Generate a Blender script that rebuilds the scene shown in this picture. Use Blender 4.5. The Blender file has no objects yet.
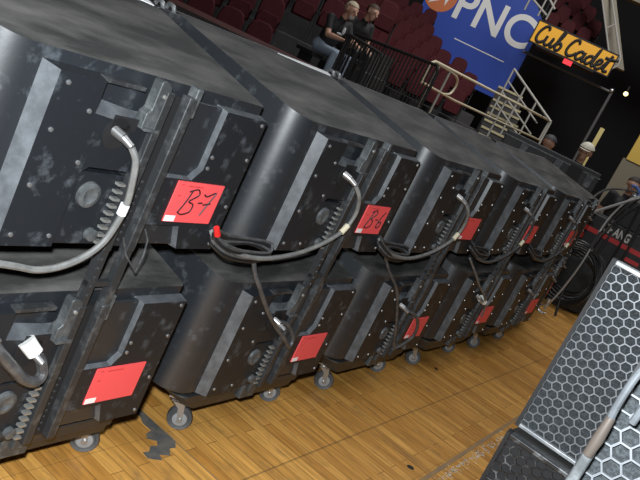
import bpy, bmesh, math, random
from mathutils import Vector, Matrix
random.seed(7)
S = bpy.context.scene
COL = S.collection
R = math.radians

# ---------------------------------------------------------------- camera, light, exposure
CAM = Vector((-1.961, -1.400, 1.671))
FW = Vector((0.857825, 0.457442, -0.234273)); RT = Vector((0.513520, -0.744413, 0.426787)); UP = Vector((-0.020834, 0.486412, 0.873481))
cd = bpy.data.cameras.new('camera'); cd.sensor_width = 36; cd.lens = 44.14; cd.clip_start = .05; cd.clip_end = 200
cam = bpy.data.objects.new('camera', cd); COL.objects.link(cam)
m3 = Matrix((RT, UP, -FW)).transposed()
cam.matrix_world = Matrix.Translation(CAM) @ m3.to_4x4()
S.camera = cam
S.view_settings.view_transform = 'Standard'; S.view_settings.look = 'None'
S.view_settings.exposure = 0.0; S.view_settings.gamma = 1; S.view_settings.use_curve_mapping = False
w = bpy.data.worlds.new('world'); S.world = w; w.use_nodes = True
w.node_tree.nodes['Background'].inputs[0].default_value = (.9, .95, 1, 1)
w.node_tree.nodes['Background'].inputs[1].default_value = .035

def lamp(name, kind, loc, power, col, size=1, target=None, spot=None):
    l = bpy.data.lights.new(name, kind); l.energy = power; l.color = col
    if kind == 'AREA': l.size = size
    if kind in ('SPOT', 'POINT'): l.shadow_soft_size = size
    if spot: l.spot_size = R(spot); l.spot_blend = .4
    o = bpy.data.objects.new(name, l); COL.objects.link(o); o.location = loc
    if target is not None:
        o.rotation_euler = (Vector(target) - Vector(loc)).to_track_quat('-Z', 'Y').to_euler()
    return o
# the photographer's flash, just above the lens
FL = CAM + UP * .13 - RT * .03
lamp('camera_flash', 'SPOT', FL, 520, (.90, .96, 1), .035, CAM + FW * 5, 110)
# arena house lights high above the floor; the last added to brighten the banner
lamp('overhead_light', 'AREA', (1.5, -2.5, 9), 230, (.98, .98, 1), 5, (1.5, 0, 0))
lamp('overhead_light', 'AREA', (8, 1, 10), 260, (.98, .98, 1), 5, (9, 1, 0))
lamp('overhead_light', 'AREA', (11, 3.0, 10), 800, (1, .97, .95), 3, (17.5, 7.2, 3.5))

# ---------------------------------------------------------------- helpers
def mat(name, col, rough=.5, metal=0, col2=None, scale=8, lo=.45, hi=.7, bump=0, detail=6, stretch=(1, 1, 1), emit=None, spec=.5, coat=0):
    m = bpy.data.materials.new(name); m.use_nodes = True
    nt = m.node_tree; b = nt.nodes['Principled BSDF']
    b.inputs['Base Color'].default_value = (*col, 1); b.inputs['Roughness'].default_value = rough
    b.inputs['Metallic'].default_value = metal; b.inputs['Specular IOR Level'].default_value = spec
    b.inputs['Coat Weight'].default_value = coat
    if col2 or bump:
        tc = nt.nodes.new('ShaderNodeTexCoord'); mp = nt.nodes.new('ShaderNodeMapping')
        mp.inputs['Scale'].default_value = stretch
        nt.links.new(tc.outputs['Object'], mp.inputs[0])
        n = nt.nodes.new('ShaderNodeTexNoise'); n.inputs['Scale'].default_value = scale; n.inputs['Detail'].default_value = detail
        n.inputs['Roughness'].default_value = .65
        nt.links.new(mp.outputs[0], n.inputs['Vector'])
        if col2:
            r = nt.nodes.new('ShaderNodeValToRGB'); r.color_ramp.elements[0].position = lo; r.color_ramp.elements[1].position = hi
            r.color_ramp.elements[0].color = (*col, 1); r.color_ramp.elements[1].color = (*col2, 1)
            nt.links.new(n.outputs[0], r.inputs[0]); nt.links.new(r.outputs[0], b.inputs['Base Color'])
        if bump:
            bp = nt.nodes.new('ShaderNodeBump'); bp.inputs['Strength'].default_value = bump; bp.inputs['Distance'].default_value = .01
            nt.links.new(n.outputs[0], bp.inputs['Height']); nt.links.new(bp.outputs[0], b.inputs['Normal'])
    if emit:
        b.inputs['Emission Color'].default_value = (*col, 1); b.inputs['Emission Strength'].default_value = emit
    return m

class MB:
    """collects geometry for one mesh"""
    def __init__(s): s.v = []; s.f = []; s.m = []
    def add(s, vs, fs, mi=0):
        o = len(s.v); s.v += [tuple(v) for v in vs]; s.f += [tuple(i + o for i in f) for f in fs]; s.m += [mi] * len(fs)
    def box(s, a, b, mi=0):
        (x0, y0, z0), (x1, y1, z1) = a, b
        s.add([(x0,y0,z0),(x1,y0,z0),(x1,y1,z0),(x0,y1,z0),(x0,y0,z1),(x1,y0,z1),(x1,y1,z1),(x0,y1,z1)],
              [(3,2,1,0),(4,5,6,7),(0,1,5,4),(1,2,6,5),(2,3,7,6),(3,0,4,7)], mi)
    def loft(s, A, B, mi=0, caps=True):
        n = len(A); fs = [(i, (i+1) % n, n+(i+1) % n, n+i) for i in range(n)]
        if caps: fs += [tuple(reversed(range(n))), tuple(range(n, 2*n))]
        s.add(list(A) + list(B), fs, mi)
    def prism_y(s, P, y0, y1, mi=0, Q=None):   # P: front polygon (x,z) counter-clockwise seen from -Y
        Q = Q or P
        s.loft([(x, y1, z) for x, z in Q], [(x, y0, z) for x, z in P], mi)
    def prism_z(s, P, z0, z1, mi=0, Q=None):
        Q = Q or P
        s.loft([(x, y, z0) for x, y in P], [(x, y, z1) for x, y in Q], mi)
    def tube(s, pts, r, n=8, mi=0, smooth=0, closed=False):
        pts = [Vector(p) for p in pts]
        if smooth:
            n0 = len(pts); pts = spline(pts, smooth)
            if isinstance(r, (list, tuple)): r = [r[min(i//smooth, n0-1)]*(1-(i%smooth)/smooth) + r[min(i//smooth+1, n0-1)]*((i%smooth)/smooth) for i in range(len(pts))]
        rr = r if isinstance(r, (list, tuple)) else [r] * len(pts)
        rings = []; prev = None
        for i, p in enumerate(pts):
            a = pts[i-1] if i else p; b = pts[i+1] if i < len(pts)-1 else p
            if closed: a = pts[i-1]; b = pts[(i+1) % len(pts)]
            t = (b - a).normalized() if (b-a).length > 1e-9 else Vector((0,0,1))
            if prev is None:
                u = t.orthogonal().normalized()
            else:
                u = (prev - t * prev.dot(t)); u = u.normalized() if u.length > 1e-6 else t.orthogonal().normalized()
            prev = u; v = t.cross(u)
            rings.append([p + (u*math.cos(k*2*math.pi/n) + v*math.sin(k*2*math.pi/n)) * rr[i] for k in range(n)])
        vs = [q for g in rings for q in g]; fs = []
        m = len(rings)
        for i in range(m - (0 if closed else 1)):
            j = (i+1) % m
            for k in range(n):
                l = (k+1) % n
                fs.append((i*n+k, i*n+l, j*n+l, j*n+k))
        if not closed: fs += [tuple(reversed(range(n))), tuple(range((m-1)*n, m*n))]
        s.add(vs, fs, mi)
    def cyl(s, a, b, r, n=16, mi=0, r2=None): s.tube([a, b], [r, r if r2 is None else r2], n, mi)
    def lathe(s, prof, c, axis='Z', n=20, mi=0):   # profile (r, h) about an axis through c
        vs = []; c = Vector(c)
        for r_, h in prof:
            for k in range(n):
                a = k*2*math.pi/n; x, y = r_*math.cos(a), r_*math.sin(a)
                vs.append(c + {'Z': Vector((x, y, h)), 'Y': Vector((y, h, x)), 'X': Vector((h, x, y))}[axis])
        fs = []
        for i in range(len(prof)-1):
            for k in range(n):
                l = (k+1) % n; fs.append((i*n+k, i*n+l, (i+1)*n+l, (i+1)*n+k))
        fs += [tuple(reversed(range(n))), tuple(range((len(prof)-1)*n, len(prof)*n))]
        s.add(vs, fs, mi)
    def ball(s, c, r, n=12, mi=0, sc=(1,1,1)):
        prof = [(max(1e-4, math.sin(math.pi*i/n)) * 1, -math.cos(math.pi*i/n)) for i in range(n+1)]
        o = len(s.v); s.lathe([(a*r, b*r) for a, b in prof], (0,0,0), 'Z', n*2, mi)
        for i in range(o, len(s.v)):
            v = s.v[i]; s.v[i] = (c[0]+v[0]*sc[0], c[1]+v[1]*sc[1], c[2]+v[2]*sc[2])
    def build(s, name, mats, parent=None, loc=None, bevel=0, angle=35):
        me = bpy.data.meshes.new(name); me.from_pydata(s.v, [], s.f); me.validate()
        bm = bmesh.new(); bm.from_mesh(me); bmesh.ops.recalc_face_normals(bm, faces=bm.faces); bm.to_mesh(me); bm.free()
        for m in (mats if isinstance(mats, (list, tuple)) else [mats]): me.materials.append(m)
        for p, mi in zip(me.polygons, s.m): p.material_index = mi; p.use_smooth = True
        me.set_sharp_from_angle(angle=R(angle))
        o = bpy.data.objects.new(name, me); COL.objects.link(o)
        if parent: o.parent = parent
        if loc: o.location = loc
        if bevel:
            b = o.modifiers.new('bevel', 'BEVEL'); b.width = bevel; b.segments = 2; b.limit_method = 'ANGLE'; b.angle_limit = R(40); b.harden_normals = True
        return o

def spline(p, k):
    out = []; n = len(p)
    for i in range(n-1):
        a, b, c, d = p[max(i-1,0)], p[i], p[i+1], p[min(i+2,n-1)]
        for j in range(k):
            t = j/k
            out.append(.5*((2*b) + (c-a)*t + (2*a-5*b+4*c-d)*t*t + (3*b-a-3*c+d)*t**3))
    return out + [p[-1]]

def tag(o, label=None, cat=None, group=None, kind=None):
    if label: o['label'] = label
    if cat: o['category'] = cat
    if group: o['group'] = group
    if kind: o['kind'] = kind
    return o
def empty(name, loc=(0,0,0), rz=0, label=None, cat=None, group=None):
    o = bpy.data.objects.new(name, None); COL.objects.link(o); o.location = loc; o.rotation_euler = (0,0,rz); o.empty_display_size = .1
    return tag(o, label, cat, group)
def structure(o): o['kind'] = 'structure'; return o
def copy_tree(o, parent=None):
    c = o.copy(); COL.objects.link(c); c.parent = parent
    for ch in list(o.children): copy_tree(ch, c)
    return c
def text_mesh(name, body, size, m, parent, loc, rot=(0,0,0), extrude=.002, offset=0, shear=0, sx=1, align='LEFT'):
    cu = bpy.data.curves.new(name, 'FONT'); cu.body = body; cu.size = size; cu.extrude = extrude; cu.offset = offset; cu.shear = shear; cu.align_x = align
    t = bpy.data.objects.new(name, cu); COL.objects.link(t)
    dg = bpy.context.evaluated_depsgraph_get(); me = bpy.data.meshes.new_from_object(t.evaluated_get(dg))
    bpy.data.objects.remove(t); me.materials.clear(); me.materials.append(m)
    o = bpy.data.objects.new(name, me); COL.objects.link(o); o.parent = parent; o.location = loc; o.rotation_euler = rot; o.scale = (sx,1,1)
    return o
G0 = Vector((CAM.x, CAM.y, 0))
def aisle(az, d, z=0): return Vector((G0.x + d*math.cos(R(az)), G0.y + d*math.sin(R(az)), z))
def facing(az): return R(az - 90)     # turns local -Y back along bearing az

# ---------------------------------------------------------------- materials
M = {}
M['cab'] = mat('black_scuffed_plastic', (.013,.0155,.019), .42, 0, (.08,.09,.10), 19, .56, .82, .05, spec=.9)
M['top'] = mat('worn_cabinet_top', (.028,.028,.027), .6, 0, (.15,.145,.135), 9, .40, .78, .12, 9, (.3, 1, 1))
M['panel'] = mat('dull_black_panel', (.011,.013,.016), .46, 0, (.115,.13,.145), 17, .56, .90, .08, spec=.35)
M['edge'] = mat('lit_edge_and_handle_grey', (.055,.06,.066), .40, 0, (.11,.12,.13), 16, .4, .7)
M['rig'] = mat('rigging_steel', (.045,.047,.05), .45, .5, (.16,.165,.17), 16, .52, .75)
M['bracket'] = mat('grey_bracket_steel', (.055,.06,.063), .45, .3, (.15,.16,.165), 18, .45, .7, .1)
M['dark'] = mat('deep_black', (.006,.006,.007), .7)
M['pin'] = mat('bright_pin', (.34,.34,.32), .35, .6)
M['screw'] = mat('screw_head', (.35,.36,.37), .35, .8)
M['card'] = mat('red_card', (.80,.085,.09), .5)
M['white'] = mat('white_sticker', (.8,.8,.8), .5)
M['ink'] = mat('dark_marker_ink', (.03,.008,.012), .5)
M['conn'] = mat('connector_metal', (.30,.30,.30), .35, .8)
M['whiteplug'] = mat('pale_plug', (.75,.75,.72), .4)
M['cable'] = mat('grey_black_cable', (.045,.045,.047), .45, 0, (.10,.10,.10), 30, .4, .7)
M['greycable'] = mat('grey_cable', (.12,.12,.117), .5, 0, (.19,.19,.18), 25, .4, .7)
M['blackcable'] = mat('black_cable', (.012,.012,.013), .45)
M['redtip'] = mat('red_plug', (.65,.02,.02), .4)
M['tape'] = mat('cream_tape', (.6,.55,.4), .5)
M['dolly'] = mat('dolly_board', (.022,.023,.025), .5, 0, (.09,.09,.09), 10, .55, .8)
M['fork'] = mat('caster_steel', (.42,.43,.44), .35, .8)
M['wheel'] = mat('grey_rubber', (.06,.063,.067), .5, 0, (.11,.115,.12), 20, .4, .7)
M['hub'] = mat('wheel_hub', (.25,.26,.27), .45)
M['grille'] = mat('silver_grille', (.15,.16,.172), .42, .4, (.22,.23,.245), 20, .4, .7)
M['darkgrille'] = mat('mottled_dark_grille', (.02,.021,.022), .38, .2, (.20,.21,.22), 26, .50, .78)
M['foam'] = mat('grille_foam', (.010,.0125,.014), .9, 0, (.036,.042,.047), 160, .45, .65, .3)
M['rim'] = mat('grille_rim', (.22,.23,.24), .4, .5, (.36,.36,.36), 12, .45, .7)

# ---------------------------------------------------------------- floor
def floor_material():
    m = bpy.data.materials.new('maple_court_floor'); m.use_nodes = True; nt = m.node_tree; N = nt.nodes; L = nt.links
    b = N['Principled BSDF']
    tc = N.new('ShaderNodeTexCoord'); mp = N.new('ShaderNodeMapping'); mp.inputs['Rotation'].default_value = (0,0,R(90)); mp.inputs['Location'].default_value = (.0,.43,0)
    L.new(tc.outputs['Object'], mp.inputs[0])
    def brick(c1, c2, mo, w_, h_, ms, bias=0):
        k = N.new('ShaderNodeTexBrick'); L.new(mp.outputs[0], k.inputs['Vector'])
        k.inputs['Color1'].default_value = (*c1,1); k.inputs['Color2'].default_value = (*c2,1); k.inputs['Mortar'].default_value = (*mo,1)
        k.inputs['Scale'].default_value = 1; k.inputs['Brick Width'].default_value = w_; k.inputs['Row Height'].default_value = h_
        k.inputs['Mortar Size'].default_value = ms; k.inputs['Mortar Smooth'].default_value = .3; k.inputs['Bias'].default_value = bias
        k.offset = .37; k.squash = 1
        return k
    a = brick((.74,.40,.105), (.50,.235,.05), (.24,.11,.03), .75, .066, .0018)
    # grain and worn patches
    mp2 = N.new('ShaderNodeMapping'); mp2.inputs['Scale'].default_value = (22, 1.6, 1); L.new(tc.outputs['Object'], mp2.inputs[0])
    g = N.new('ShaderNodeTexNoise'); g.inputs['Scale'].default_value = 2.2; g.inputs['Detail'].default_value = 8; L.new(mp2.outputs[0], g.inputs['Vector'])
    gr = N.new('ShaderNodeValToRGB'); gr.color_ramp.elements[0].position = .3; gr.color_ramp.elements[0].color = (.62,.58,.52,1); gr.color_ramp.elements[1].position = .7; gr.color_ramp.elements[1].color = (1.12,1.1,1.05,1)
    L.new(g.outputs[0], gr.inputs[0])
    mul = N.new('ShaderNodeMix'); mul.data_type = 'RGBA'; mul.blend_type = 'MULTIPLY'; mul.inputs['Factor'].default_value = 1
    L.new(a.outputs['Color'], mul.inputs['A']); L.new(gr.outputs[0], mul.inputs['B'])
    # dark scuffs
    mp3 = N.new('ShaderNodeMapping'); mp3.inputs['Scale'].default_value = (5, 2.2, 1); L.new(tc.outputs['Object'], mp3.inputs[0])
    s = N.new('ShaderNodeTexNoise'); s.inputs['Scale'].default_value = 2.4; s.inputs['Detail'].default_value = 9; s.inputs['Roughness'].default_value = .75; L.new(mp3.outputs[0], s.inputs['Vector'])
    sr = N.new('ShaderNodeValToRGB'); sr.color_ramp.elements[0].position = .53; sr.color_ramp.elements[0].color = (0,0,0,1); sr.color_ramp.elements[1].position = .76; sr.color_ramp.elements[1].color = (.75,.75,.75,1)
    L.new(s.outputs[0], sr.inputs[0])
    mx = N.new('ShaderNodeMix'); mx.data_type = 'RGBA'; mx.inputs['B'].default_value = (.11,.08,.05,1)
    L.new(sr.outputs[0], mx.inputs['Factor']); L.new(mul.outputs['Result'], mx.inputs['A'])
    # joints between floor sections
    sep = N.new('ShaderNodeSeparateXYZ'); L.new(tc.outputs['Object'], sep.inputs[0])
    def joint(sock, off, per, wid):
        ad = N.new('ShaderNodeMath'); ad.operation = 'ADD'; ad.inputs[1].default_value = off; L.new(sock, ad.inputs[0])
        w_ = N.new('ShaderNodeMath'); w_.operation = 'PINGPONG'; w_.inputs[1].default_value = per/2; L.new(ad.outputs[0], w_.inputs[0])
        c = N.new('ShaderNodeMath'); c.operation = 'LESS_THAN'; c.inputs[1].default_value = wid; L.new(w_.outputs[0], c.inputs[0]); return c
    jx = joint(sep.outputs[0], -.43, 1.22, .0035); jy = joint(sep.outputs[1], -.12, .35, .0012); jy2 = joint(sep.outputs[1], .225, 2.44, .0022)
    def over(prev, fac, col, k):
        f = N.new('ShaderNodeMath'); f.operation = 'MULTIPLY'; f.inputs[1].default_value = k; L.new(fac.outputs[0], f.inputs[0])
        x = N.new('ShaderNodeMix'); x.data_type = 'RGBA'; x.inputs['B'].default_value = (*col,1)
        L.new(f.outputs[0], x.inputs['Factor']); L.new(prev.outputs['Result'], x.inputs['A']); return x
    c = over(mx, jy, (.12,.07,.03), .55); c = over(c, jy2, (.10,.06,.03), .75); c = over(c, jx, (.20,.15,.09), .85)
    L.new(c.outputs['Result'], b.inputs['Base Color'])
    b.inputs['Roughness'].default_value = .42; b.inputs['Specular IOR Level'].default_value = .35
    return m
f = MB(); f.box((-12, -14, -.12), (34, 22, 0)); structure(f.build('floor', floor_material()))
black_drape = mat('black_drape', (.006,.006,.008), .9)
def backdrop(name, az, d, half, h):
    o = MB(); o.box((-half, 0, 0), (half, .3, h)); ob = o.build(name, black_drape, None, aisle(az, d)); ob.rotation_euler = (0,0,facing(az)); return structure(ob)
backdrop('wall_back', 24, 30, 22, 11)
backdrop('wall_right', -28, 24, 14, 11)

# ---------------------------------------------------------------- loudspeaker cabinet (rear at y=0 faces -Y, grille at y=.62)
H, RISE, DEP = .475, .2, .62
def ztop(y): return H + RISE * max(0, y - .015)
def make_speaker():
    root = empty('line_array_speaker')
    arc = [(-.850 - .105*math.sin(t), .120 - .105*math.cos(t)) for t in [i*math.pi/2/10 for i in range(11)]]
    foot = [(-.008,.62), (-.0,.60), (-.0,.03), (-.014,.015), (-.5,.015)] + arc + [(-1.035,.60), (-1.025,.62)]
    b = MB(); n = len(foot)
    lo = [(x,y,0) for x,y in foot]; hi = [(x,y,ztop(y)) for x,y in foot]
    b.add(lo + hi, [(i, (i+1)%n, n+(i+1)%n, n+i) for i in range(n)] + [tuple(reversed(range(n)))], 0)
    b.add(hi, [tuple(range(n))], 1)
    b.box((-.352,-.004,.004),(-.010,.0155,.443))
    b.build('cabinet', [M['cab'], M['top']], root, bevel=.005)
    # raised rear panels with bevelled edges round the recesses
    p = MB()
    P = [(-.795,.0),(-.635,.0),(-.635,.205),(-.615,.222),(-.475,.222),(-.475,.345),(-.530,.345),(-.660,.358),(-.660,.438),(-.795,.438)]
    Q = [(-.822,.0),(-.633,.0),(-.633,.207),(-.614,.224),(-.475,.224),(-.475,.375),(-.530,.375),(-.655,.388),(-.655,.446),(-.822,.446)]
    p.prism_y(P, -.022, .0155, 0, Q)
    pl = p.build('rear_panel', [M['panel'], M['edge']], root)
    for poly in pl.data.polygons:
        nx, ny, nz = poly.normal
        if (nx < -.3 and ny < -.2) or (nz > .3 and -.95 < ny < -.2 and poly.center.x < -.5 and poly.center.x > -.67): poly.material_index = 1  # lighter grey stands in for flash light on faces turned to it
    p = MB()
    P = [(-.352,.075),(-.205,.075),(-.175,.0),(-.012,.0),(-.012,.44),(-.205,.44),(-.205,.258),(-.236,.222),(-.352,.222)]
    Q = [(-.352,.068),(-.215,.068),(-.185,.0),(-.006,.0),(-.006,.446),(-.216,.446),(-.216,.262),(-.241,.232),(-.352,.232)]
    p.prism_y(P, -.022, .0155, 0, Q)
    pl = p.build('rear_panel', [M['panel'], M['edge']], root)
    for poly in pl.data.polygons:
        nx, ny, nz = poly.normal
        if ny < -.15 and ny > -.95 and (nx < -.25 or nz > .3) and poly.center.x > -.36 and poly.center.x < -.1: poly.material_index = 1  # left- and up-facing bevels coloured lighter, as if lit by the flash
    # port plate at the lower left of the rail with its round boss
    p = MB(); p.box((-.628,-.010,.002), (-.478,.0155,.205)); pp = p.build('port_plate', M['panel'], root, bevel=.004)
    p = MB(); p.lathe([(.036,0),(.034,-.010),(.022,-.013),(.012,-.008)], (-.575,-.010,.145), 'Y', 20); p.build('port_cover', M['bracket'], pp)
    p = MB(); p.lathe([(.018,0),(.017,-.016),(.008,-.018)], (-.52,-.010,.035), 'Y', 16); p.build('latch', M['bracket'], pp)
    # connector socket
    p = MB(); p.lathe([(.042,0),(.042,-.003)], (-.575,-.0225,.318), 'Y', 22); p.box((-.60,-.0255,.33),(-.52,-.0225,.365)); sk = p.build('socket', M['dark'], root)
    p = MB(); p.tube([(-.586,-.015,.328),(-.572,-.048,.319)], [.014,.013], 14); p.tube([(-.572,-.048,.319),(-.560,-.073,.307)], [.0115,.0095], 12); p.build('plug', M['conn'], sk)
    # rigging rail: two bars, dark channel, ladder of pins
    p = MB(); p.box((-.470,-.012,.0),(-.372,.014,.44)); p.build('rail_channel', M['dark'], root)
    for x0, x1 in ((-.476,-.448),(-.392,-.362)):
        p = MB(); p.box((x0,-.040,-.004),(x1,-.006,.455)); p.build('rigging_bar', M['rig'], root, bevel=.004)
    p = MB()
    for k in range(9): p.box((-.503,-.030,.014+.021*k),(-.481,-.012,.021+.021*k))
    p.build('pin_ladder', M['pin'], root)
    p = MB()
    for k in range(9): p.lathe([(.005,0),(.004,-.003)], (-.41,-.012,.02+.022*k), 'Y', 8)
    p.build('hole_row', M['rig'], root)
    p = MB()
    P = [(-.518,.345),(-.462,.345),(-.462,.450),(-.467,.468),(-.480,.478),(-.498,.480),(-.506,.474),(-.506,.40),(-.518,.388)]
    p.prism_y(P, -.038, -.004); br = p.build('rigging_bracket', M['bracket'], root, bevel=.004)
    p = MB(); p.box((-.514,-.048,.345),(-.466,-.036,.353)); p.build('bracket_lip', M['bracket'], br); p = MB(); p.lathe([(.006,0),(.005,-.006)], (-.484,-.038,.44), 'Y', 10); p.build('bolt', M['pin'], br)
    p = MB(); p.box((-.368,-.034,.40),(-.345,.0,.482)); p.build('rigging_bracket', M['bracket'], root, bevel=.004)
    p = MB(); p.box((-.66,-.018,.436),(-.53,.010,.446)); p.build('handle_bar', M['rig'], root)
    # screws
    s0 = None
    for x, z in ((-.765,.415),(-.765,.30),(-.765,.16),(-.765,.03),(-.655,.23),(-.655,.03),(-.03,.425),(-.03,.31),(-.03,.15),(-.03,.02),(-.19,.265),(-.19,.30),(-.36,.25),(-.68,.36)):
        if s0 is None:
            p = MB(); p.lathe([(.0065,0),(.0055,-.004),(.002,-.005)], (0,0,0), 'Y', 10); s0 = p.build('screw', M['screw'], root); s = s0
        else: s = s0.copy(); COL.objects.link(s); s.parent = root
        s.location = (x, -.0215, z)
    # red card and its small white sticker
    p = MB(); p.box((-.286,-.0262,.090),(-.082,-.0215,.218)); cdd = p.build('label_card', M['card'], root)
    p = MB(); p.box((-.285,-.0272,.092),(-.243,-.0261,.110)); st = p.build('sticker', M['white'], cdd)
    dr = mat('dark_red_print', (.42,.03,.035), .5)
    for x0, x1, z in ((-.270,-.258,.206),(-.240,-.175,.204),(-.268,-.256,.172)):
        p = MB(); p.box((x0,-.0268,z),(x1,-.0261,z+.0025)); p.build('printed_line', dr, cdd)
    # grille side
    p = MB(); zt = ztop(DEP); p.box((-1.035,.619,.008),(-.004,.624,zt-.008)); p.build('grille_foam', M['foam'], root)
    p = MB()
    for a, c in (((-1.038,.622,0),(-.006,.646,.014)),((-1.038,.622,zt-.016),(-.006,.646,zt))): 
        p = MB(); p.box(a, c); p.build('grille_rim', M['rim'], root, bevel=.004)
    for a, c in (((-1.047,.60,0),(-1.038,.643,zt)),((-.006,.612,0),(.005,.643,zt))):
        p = MB(); p.box(a, c); p.build('grille_side', M['dark'], root)
    p = hex_sheet(-1.038, -.006, .014, zt-.016, .0292); p.build('grille', M['grille'], root)
    return root
def hex_sheet(x0, x1, z0, z1, pitch, y0=.634, y1=.641, wall=.105):
    """pressed sheet of flat-topped hexagonal holes; each cell is a rim between an outer and an inner hexagon"""
    b = MB(); a = pitch/math.sqrt(3)       # circumradius
    dx = 1.5*a; i = 0; x = x0 + a*.6
    while x < x1 - a*.3:
        z = z0 + pitch*(.5 if i % 2 else .02)
        while z < z1 - pitch*.1:
            o = [(min(max(x+a*math.cos(R(60*k)), x0), x1), min(max(z+a*math.sin(R(60*k)), z0), z1)) for k in range(6)]
            q = [(min(max(x+a*(1-wall)*math.cos(R(60*k)), x0+.001), x1-.001), min(max(z+a*(1-wall)*math.sin(R(60*k)), z0+.001), z1-.001)) for k in range(6)]
            vs = [(px,y1,pz) for px,pz in o] + [(px,y1,pz) for px,pz in q] + [(px,y0,pz) for px,pz in q]
            fs = []
            for k in range(6):
                l = (k+1) % 6
                fs.append((k,l,6+l,6+k)); fs.append((6+k,6+l,12+l,12+k))
            b.add(vs, fs); z += pitch
        x += dx; i += 1
    return b
def stroke(pts, r, parent, m, name='marker_writing', k=6):
    b = MB()
    for q in pts: b.tube([(x,-.0268,z) for x,z in q], r, 6, 0, k)
    return b.build(name, m, parent)
def hand_text(root, ch):
    card = [c for c in root.children if c.name.startswith('label_card')][0]
    x0, z0 = -.243, .120; s = .074
    B = [[(x0,z0),(x0+.018,z0+.5*s),(x0+.030,z0+s)],[(x0+.016,z0+.93*s),(x0+.05,z0+1.05*s),(x0+.062,z0+.82*s),(x0+.03,z0+.52*s),(x0+.052,z0+.40*s),(x0+.050,z0+.08*s),(x0+.018,z0-.06*s),(x0-.002,z0+.04*s)]]
    D = [[(x0+.072,z0+.48*s),(x0+.090,z0+.50*s)]]
    if ch == '7': T = [[(x0+.085,z0+.88*s),(x0+.10,z0+.80*s),(x0+.135,z0+.98*s),(x0+.118,z0+.5*s),(x0+.100,z0-.05*s)],[(x0+.096,z0+.42*s),(x0+.128,z0+.50*s)]]
    else: T = [[(x0+.136,z0+1.0*s),(x0+.112,z0+.6*s),(x0+.100,z0+.2*s),(x0+.112,z0-.02*s),(x0+.132,z0+.15*s),(x0+.128,z0+.38*s),(x0+.106,z0+.30*s)]]
    stroke(B + D + T, .0026, card, M['ink'])

# ---------------------------------------------------------------- dolly
def make_dolly():
    root = empty('speaker_dolly')
    d = MB()
    lo = [(-.70,.065),(-.02,.065),(.02,.10),(.02,.58),(-.02,.62),(-.70,.62),(-.72,.60),(-.72,.09)]
    hi = [(-.86,.028),(-.06,.028),(-.02,.06),(-.02,.62),(-.06,.64),(-.86,.64),(-.885,.60),(-.885,.06)]
    mid = [((a*.45+c*.55), (b*.45+e*.55)) for (a,b),(c,e) in zip(lo,hi)]
    d.prism_z(lo, .150, .205, 0, mid); d.prism_z([(x*1.0,y-.012 if y<.2 else y) for x,y in mid], .205, .262, 0, [(x,y-.008 if y<.2 else y) for x,y in hi])
    d.build('deck', M['dolly'], root, bevel=.006)
    d = MB(); d.box((-.50,.008,.20),(-.40,.060,.275)); d.box((-.47,-.004,.235),(-.43,.03,.285)); d.build('foot_bracket', M['bracket'], root, bevel=.004)
    for x in (-.80, -.12):
        d = MB(); d.box((x-.05,.06,.258),(x+.05,.60,.285)); d.build('runner', M['dolly'], root)
    w0 = None
    for x, y, rz in ((-.675,.160,-48),(-.015,.175,-40),(-.655,.55,-20),(-.01,.55,40)):
        if w0 is None:
            c = MB(); c.box((-.045,-.04,.144),(.045,.04,.152)); c.cyl((0,0,.124),(0,0,.146),.024,14)
            c.prism_y([(-.028,.128),(.028,.128),(.034,.105),(.046,.045),(.026,.038),(.008,.10)], -.026, -.021)
            c.prism_y([(-.028,.128),(.028,.128),(.034,.105),(.046,.045),(.026,.038),(.008,.10)], .021, .026)
            c.box((-.028,-.026,.124),(.03,.026,.130)); c.cyl((.034,-.032,.052),(.034,.032,.052),.008,10)
            w0 = c.build('caster', M['fork'], root); q = w0
            c = MB(); c.lathe([(.022,-.019),(.037,-.019),(.039,-.014),(.049,-.017),(.052,-.010),(.052,.010),(.049,.017),(.039,.014),(.037,.019),(.022,.019)], (.034,0,.052), 'Y', 28)
            c.lathe([(.030,-.0195),(.012,-.023),(.012,.023),(.030,.0195)], (.034,0,.052), 'Y', 20, 1)
            c.build('wheel', [M['wheel'], M['hub']], w0)
        else: q = copy_tree(w0, root)
        q.location = (x,y,0); q.rotation_euler = (0,0,R(rz))
    return root

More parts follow.
